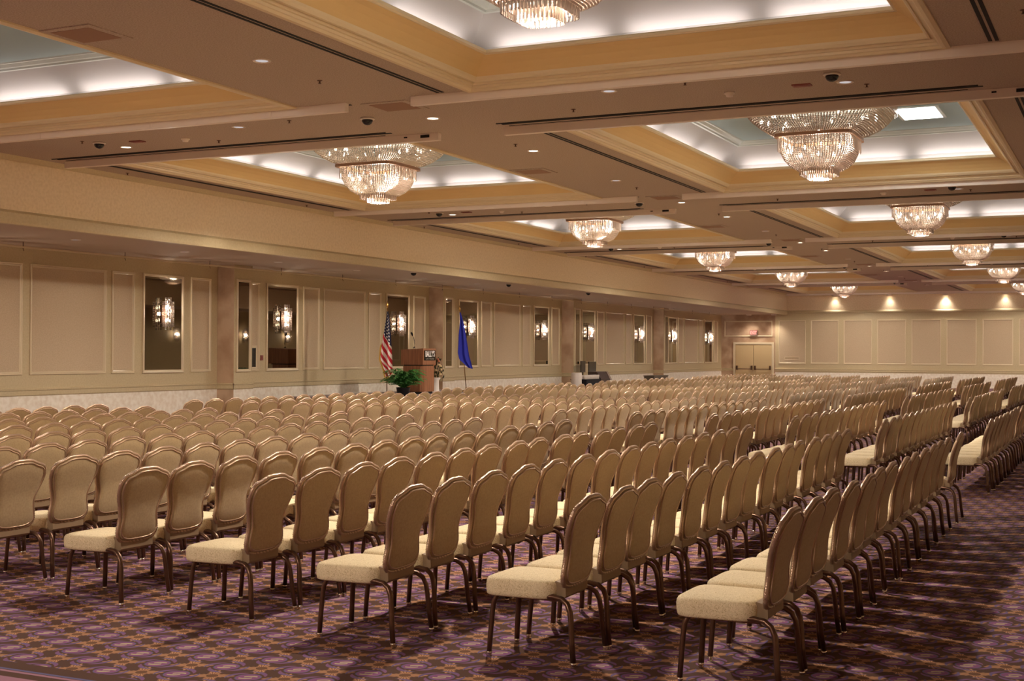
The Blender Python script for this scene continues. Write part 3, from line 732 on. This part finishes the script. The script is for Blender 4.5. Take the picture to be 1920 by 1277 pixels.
# lectern, front towards the chairs (+x)
lt = thing('lectern', 'walnut lectern with black name plate standing on the stage', 'lectern', (-19.38, 34.02, SZ))
a = MB(); a.box(-.30, .30, -.33, .33, 0, .07); link('plinth', a.mesh('plinth', m_dark), lt)
a = MB(); n0 = [(-.33, -.34), (.25, -.34), (.35, -.24), (.35, .34), (-.33, .34)]
a.grid([[(x, y, z) for x, y in n0] for z in (.07, .84)], closed_v=True, sm=False, caps=True); link('lower_cabinet', a.mesh('lower_cabinet', m_wood), lt)
a = MB(); a.box(-.31, .32, -.33, .33, .84, .87); link('shadow_gap', a.mesh('shadow_gap', m_dark), lt)
a = MB(); a.grid([[(-.37, -.39, .87), (.38, -.39, .87), (.38, .39, .87), (-.37, .39, .87)], [(-.37, -.39, 1.32), (.38, -.39, 1.36), (.38, .39, 1.36), (-.37, .39, 1.32)]], closed_v=True, sm=False, caps=True); uc = link('upper_cabinet', a.mesh('upper_cabinet', m_wood), lt)
a = MB(); a.box(.38, .392, -.33, .345, 1.0, 1.30); pl = link('name_plate', a.mesh('name_plate', m_dark), lt); pl['label'] = 'black plate with white lettering'
def text(s, size, loc, parent, mt, width=None, name='lettering', rot=(PI/2, 0, PI/2)):
    cu = bpy.data.curves.new(name, 'FONT'); cu.body = s; cu.size = size; cu.align_x = 'CENTER'; cu.align_y = 'CENTER'; cu.extrude = .002; cu.offset = size*.02
    to = bpy.data.objects.new(name, cu); COL.objects.link(to)
    dg_ = bpy.context.evaluated_depsgraph_get(); me = bpy.data.meshes.new_from_object(to.evaluated_get(dg_)); bpy.data.objects.remove(to)
    me.materials.clear(); me.materials.append(mt)
    if width:
        xs_ = [v.co.x for v in me.vertices]; k = width/(max(xs_)-min(xs_))
        for v in me.vertices: v.co.x *= k
    o = link(name, me, parent, loc); o.rotation_euler = rot; return o
m_let = mat('lettering_white', srgb(240, 235, 225), .5)
text("BALLY'S", .24, (.394, .008, 1.185), pl, m_let, .56)
text('LAS VEGAS', .07, (.394, .008, 1.05), pl, mat('lettering_grey', srgb(130, 120, 105), .5), .50)
mi = thing('microphone', 'black gooseneck microphone on top of the lectern', 'microphone', (-19.45, 33.88, SZ+1.36))
a = MB(); a.lathe([(.04, 0), (.04, .015), (.012, .03), (.010, .06)], seg=12); link('base', a.mesh('base', m_dark), mi)
a = MB(); a.tube([(0, 0, .03), (.01, 0, .14), (0, 0, .24), (-.02, -.01, .33), (-.05, -.02, .40)], .010, 6); link('gooseneck', a.mesh('gooseneck', m_dark), mi)
a = MB(); a.tube([(-.04, -.02, .38), (-.065, -.03, .44), (-.085, -.04, .48)], [.022, .032, .022], 8); link('capsule', a.mesh('capsule', m_dark), mi)

# flags
def flag_mat():
    m = mat('stars_and_stripes', srgb(235, 225, 215), .8); nt = m.node_tree; b = nt.nodes['Principled BSDF']; L = nt.links.new
    def mth(op, a, c=None, d=None):
        n = nd(nt, 'ShaderNodeMath', operation=op)
        for i, q in enumerate([a, c, d]):
            if q is None: continue
            if isinstance(q, (int, float)): n.inputs[i].default_value = q
            else: L(q, n.inputs[i])
        return n.outputs[0]
    uv = nd(nt, 'ShaderNodeUVMap'); sp_ = nd(nt, 'ShaderNodeSeparateXYZ'); L(uv.outputs[0], sp_.inputs[0]); U, V = sp_.outputs[0], sp_.outputs[1]
    # U across 0..1, V from top 0 to bottom 1 ; stripes run down and across the folds
    sv = mth('ADD', mth('MULTIPLY', V, 7.5), mth('MULTIPLY', U, -1.3))
    st_ = mth('GREATER_THAN', mth('FRACT', sv), .5)
    def mix(f, a, c):
        n = nd(nt, 'ShaderNodeMix', data_type='RGBA'); L(f, n.inputs[0])
        for i, q in ((6, a), (7, c)):
            if isinstance(q, tuple): n.inputs[i].default_value = q
            else: L(q, n.inputs[i])
        return n.outputs[2]
    col = mix(st_, srgb(240, 226, 215), srgb(190, 30, 45))
    cant = mth('LESS_THAN', mth('SUBTRACT', V, mth('MULTIPLY', U, .14)), .33)
    fu, fv = mth('FRACT', mth('MULTIPLY', U, 3.2)), mth('FRACT', mth('ADD', mth('MULTIPLY', V, 22), mth('MULTIPLY', mth('FLOOR', mth('MULTIPLY', U, 3.2)), .5)))
    du, dv = mth('SUBTRACT', fu, .5), mth('SUBTRACT', fv, .5)
    star = mth('LESS_THAN', mth('ADD', mth('MULTIPLY', du, du), mth('MULTIPLY', dv, dv)), .075)
    col = mix(cant, col, mix(star, srgb(36, 38, 72), srgb(235, 230, 225)))
    L(col, b.inputs['Base Color']); return m
def cloth(tab, zt, zb, rows=48, cols=26, folds=1.8, amp=.035, uvn=True):
    tab = [(v_, l_*.5, r_*.5, s_) for v_, l_, r_, s_ in tab]
    # tab: list (v, left, right) offsets along y from the pole; v 0 top .. 1 bottom
    mb = MB(); G = []; UVs = []
    for i in range(rows+1):
        v = i/rows
        for k in range(len(tab)-1):
            if tab[k][0] <= v <= tab[k+1][0]:
                t = (v-tab[k][0])/(tab[k+1][0]-tab[k][0]); l = tab[k][1]*(1-t)+tab[k+1][1]*t; r_ = tab[k][2]*(1-t)+tab[k+1][2]*t; sl = tab[k][3]*(1-t)+tab[k+1][3]*t; break
        row = []
        for j in range(cols+1):
            u = j/cols; y = l+(r_-l)*u; ph = u*2*PI*folds+v*1.2
            row.append((.06+amp*min(1, v*3+.2)*math.sin(ph), y+.010*math.cos(ph), zt+(zb-zt)*v+sl*u)); UVs.append((u, v))
        G.append(row)
    mb.grid(G); return mb, UVs
def uvmesh(mb, UVs, name, mt):
    me = mb.mesh(name, mt); uvl = me.uv_layers.new(name='UVMap')
    for l_ in me.loops: uvl.data[l_.index].uv = UVs[l_.vertex_index]
    return me
def flag(name, label, loc, top, tilt, tab, zt, zb, mt, fringe):
    t = thing(name, label, 'flag', loc); t.rotation_euler = (tilt[0], tilt[1], math.radians(-59))
    a = MB(); a.tube([(0, 0, .04), (0, 0, top-.2)], .014, 8); link('pole', a.mesh('pole', m_brass), t)
    a = MB(); a.lathe([(.004, 0), (.02, .01), (.012, .03), (.03, .06), (.035, .10), (.02, .16), (.003, .24)], cz=top-.22, seg=10); link('finial', a.mesh('finial', m_brass), t)
    a = MB(); a.lathe([(.16, 0), (.16, .015), (.06, .05), (.025, .09), (.018, .12)], seg=16); link('base', a.mesh('base', m_brass), t)
    c_, uv_ = cloth(tab, zt, zb); fo = link('cloth', uvmesh(c_, uv_, 'cloth', mt), t)
    if fringe:
        n = len(c_.v); cols = 27; bot = c_.v[-cols:]
        g = MB(); g.grid([bot, [(x+.002, y-.005, z-.07) for x, y, z in bot]])
        ed = [c_.v[i*cols] for i in range(24, 49)]; g.grid([ed, [(x, y-.04, z-.02) for x, y, z in ed]])
        link('gold_fringe', g.mesh('gold_fringe', mat('gold_fringe', srgb(215, 165, 60), .6)), fo)
    return t
flag('american_flag', 'stars and stripes flag hanging on a brass pole left of the lectern', (-19.5, 32.4, SZ), 2.72, (0, 0), [(0, -.04, .06, 0), (.12, -.09, .12, -.02), (.3, -.20, .20, -.08), (.55, -.36, .27, -.16), (.72, -.40, .30, -.22), (.9, -.16, .30, -.05), (1, -.08, .10, .02)], 2.42, .52, flag_mat(), True)
flag('blue_flag', 'plain royal blue flag drooping on a leaning brass pole right of the lectern', (-19.1, 36.6, SZ+.016), 2.73, (math.radians(5.0), 0), [(0, -.03, .04, 0), (.15, -.06, .16, -.02), (.4, -.22, .26, -.1), (.72, -.36, .34, -.12), (.84, -.30, .42, -.10), (1, .22, .50, -.05)], 2.50, .74, mat('blue_cloth', srgb(40, 48, 170), .7), False)

# fern in a dark pot, flowers on a white stand
fr = thing('potted_fern', 'bushy green fern in a dark pot before the lectern', 'plant', (-18.6, 31.8, SZ))
a = MB(); a.lathe([(.14, 0), (.17, .02), (.20, .24), (.21, .25), (.18, .25), (.17, .22), (.01, .22)], seg=18); link('pot', a.mesh('pot', m_dark), fr)
m_fern = mat('fern_green', srgb(84, 142, 70), .5, noise=20, c2=srgb(52, 104, 46))
a = MB()
for k in range(150):
    az = R.uniform(0, 2*PI); el = R.uniform(.35, 1.5); L_ = R.uniform(.34, .74); P = []
    for q in range(9):
        t = q/8; hr_ = L_*t*math.cos(el*(1-.55*t)); P.append(Vector((math.cos(az)*hr_, math.sin(az)*hr_, .22+L_*math.sin(el)*(2.2*t-1.5*t*t))))
    for q in range(1, 9):
        p0, p1 = P[q-1], P[q]; d = (p1-p0).normalized(); side = d.cross(Vector((0, 0, 1))).normalized(); wd = .062*math.sin(PI*(q/9)**.8)+.012
        for sg in (-1, 1):
            a.quad(p0, p0.lerp(p1, .8), p1+side*sg*wd+d*.02-Vector((0, 0, .02)), p0+side*sg*wd*.9+d*.03-Vector((0, 0, .02)))
link('fronds', a.mesh('fronds', m_fern), fr)
fs = thing('flower_arrangement', 'dried flower arrangement on a white pedestal right of the lectern', 'flowers', (-19.45, 35.2, SZ))
a = MB(); a.lathe([(.18, 0), (.18, .03), (.12, .06), (.11, .38), (.16, .44), (.16, .46)], seg=18); link('pedestal', a.mesh('pedestal', m_paperw), fs)
a = MB(); 
for k in range(70):
    az = R.uniform(0, 2*PI); rr = R.uniform(.0, .24); zz = R.uniform(.42, 1.05); x, y = rr*math.cos(az), rr*math.sin(az)
    dx_, dy_, dz_ = [R.uniform(-.05, .05) for _ in range(3)]
    a.quad((x, y, zz), (x+.03+dx_, y+dy_, zz+.06), (x+dx_*2, y+dy_*2, zz+.12+dz_), (x-.03+dx_, y+dy_, zz+.05))
link('foliage', a.mesh('foliage', mat('dark_foliage', srgb(60, 62, 34), .6)), fs)
a = MB()
for k in range(14):
    az = R.uniform(0, 2*PI); rr = R.uniform(.08, .24); a.lathe([(.005, -.03), (.035, -.02), (.05, .01), (.03, .03), (.004, .02)], rr*math.cos(az), rr*math.sin(az), R.uniform(.5, .9), seg=8)
link('cream_blooms', a.mesh('cream_blooms', mat('cream_bloom', srgb(225, 200, 150), .6)), fs)
a = MB()
for k in range(8):
    az = R.uniform(0, 2*PI); rr = R.uniform(.05, .18); a.lathe([(.005, -.03), (.03, -.02), (.045, .01), (.004, .03)], rr*math.cos(az), rr*math.sin(az), R.uniform(.85, 1.08), seg=8)
link('orange_blooms', a.mesh('orange_blooms', mat('orange_bloom', srgb(190, 110, 80), .6)), fs)

# ================================================================ service corner by the third pier
def wx(u, v, X):        # where a line of sight meets the plane x = X (used once, to set things down)
    d = Fv+R2*((u-960)/FPX)+U2*((638.5-v)/FPX); k = X/d.x; return (X, d.y*k, EYE+d.z*k)
X0 = -19.9
yA, yB_ = wx(1090, 700, X0)[1], wx(1143, 700, X0)[1]
ztab = wx(1112, 711, X0)[2]
tb = thing('service_table', 'black skirted service table against the wall beyond the stage', 'table', (X0-.35, (yA+yB_)/2, 0)); hl = (yB_-yA)/2
a = MB(); a.box(-.36, .36, -hl+.55, hl-1.0, ztab-.03, ztab); link('tabletop', a.mesh('tabletop', m_skirt), tb)
a = MB(); a.box(-.34, .34, -hl+.58, hl-1.03, .0, ztab-.03); link('skirt', a.mesh('skirt', m_skirt), tb)
gl = MB(); gl.lathe([(.035, 0), (.045, .005), (.05, .17), (.046, .17), (.04, .01)], seg=12); me_gl = gl.mesh('drinking_cup', m_paperw)
k = 0; y = yA+.62
gy = wx(1126, 705, X0)[1]
while y < gy:
    for rr in range(2):
        o = link('drinking_cup', me_gl, loc=(X0-.10-.14*rr, y, ztab)); tag(o, 'white cup in the line of cups on the service table', 'cup', 'cups on the service table')
    y += .13
pc = thing('tall_white_canister', 'tall white cylindrical bin left of the service table', 'bin', (X0-.3, yA+.22, 0)); zt_ = wx(1092, 699, X0)[2]
a = MB(); a.lathe([(.20, 0), (.21, .02), (.21, zt_-.05), (.18, zt_), (.01, zt_)], seg=20); link('body', a.mesh('body', m_paperw), pc)
for (u0, u1, v0, v1, lab) in ((1089, 1097, 677, 698, 'narrow black display panel leaning by the pier mirror'), (1103.5, 1117, 678, 697, 'wide black display panel leaning on the mirror above the cups')):
    p0, p1 = wx(u0, v1, -21.0), wx(u1, v0, -21.0)
    a = MB(); a.box(-.02, .02, 0, p1[1]-p0[1], 0, p1[2]-p0[2]); o = link('display_panel', a.mesh('display_panel', m_dark), loc=(-21.0, p0[1], p0[2])); tag(o, lab, 'panel')
    b = MB(); b.box(-.015, .015, .2, .25, 0, p0[2]); link('stand_post', b.mesh('stand_post', m_dark), o, (0, 0, -p0[2]))
sl = thing('slanted_stand', 'dark brown slant-topped service stand at the far end of the table', 'stand', (X0-.3, yB_-.40, 0)); zs = wx(1130, 697, X0)[2]
a = MB(); a.grid([[(-.3, y_, 0), (.3, y_, 0), (.3, y_, zs-.32), (.1, y_, zs), (-.3, y_, zs)] for y_ in (-.55, .42)], closed_v=True, sm=False, caps=True); link('cabinet', a.mesh('cabinet', wood('dark_wood', srgb(70, 48, 40), srgb(52, 34, 28), 8)), sl)
a = MB(); a.grid([[(-.3, y_, zs-.36), (.34, y_, zs-.36), (.14, y_, zs), (-.3, y_, zs)] for y_ in (.42, .60)], closed_v=True, sm=False, caps=True); link('end_panel', a.mesh('end_panel', mat('taupe_laminate', srgb(130, 108, 98), .5)), sl)
a = MB(); a.box(-.25, .25, -1.0, 1.0, 0, .72); a.box(-.27, .27, -1.02, 1.02, .72, .76)
o = link('storage_crate', a.mesh('storage_crate', mat('crate_grey', srgb(104, 92, 76), .7)), loc=(-20.55, 58.9, 0)); tag(o, 'low grey storage crate against the wall before the far pier', 'crate')

# small wall things
a = MB(); a.box(0, .02, -.30, .30, 1.33, 1.97); pb = thing('wall_niche', 'small dark framed wall opening beside the second pier', 'wall niche', (XW+.002, 28.97, 0)); link('frame', a.mesh('frame', m_trim), pb)
a = MB(); a.box(.02, .024, -.25, .25, 1.38, 1.90); link('recess', a.mesh('recess', m_dark), pb)
a = MB(); a.box(0, .03, -.05, .05, 1.56, 1.70); a.box(.03, .04, -.02, .02, 1.60, 1.66); o = link('wall_switch', a.mesh('wall_switch', m_red), loc=(XW+.002, 29.5, 0)); tag(o, 'small wall switch left of the tall mirror in the second bay', 'switch')
m_exit = emis('exit_glow', (1, .12, .10), 3.5)
ex = thing('exit_sign', 'small red exit sign above the far double doors', 'exit sign', (-19.87, YB-.03, 3.02))
a = MB(); a.box(-.22, .22, -.06, .03, -.16, .16); link('housing', a.mesh('housing', mat('exit_housing', srgb(150, 120, 110), .5)), ex)
text('EXIT', .25, (0, -.062, 0), ex, m_exit, .37, rot=(PI/2, 0, 0))
a = MB(); frame_y(a, 0, -.42, .42, 1.45, 1.63, [(0, 0), (0, .015), (.015, .02), (.03, .005)]); o = link('wall_grille', a.mesh('wall_grille', m_trim), loc=(-17.65, YB-.005, 0)); tag(o, 'low flat wall grille in the first panel right of the doors', 'grille')
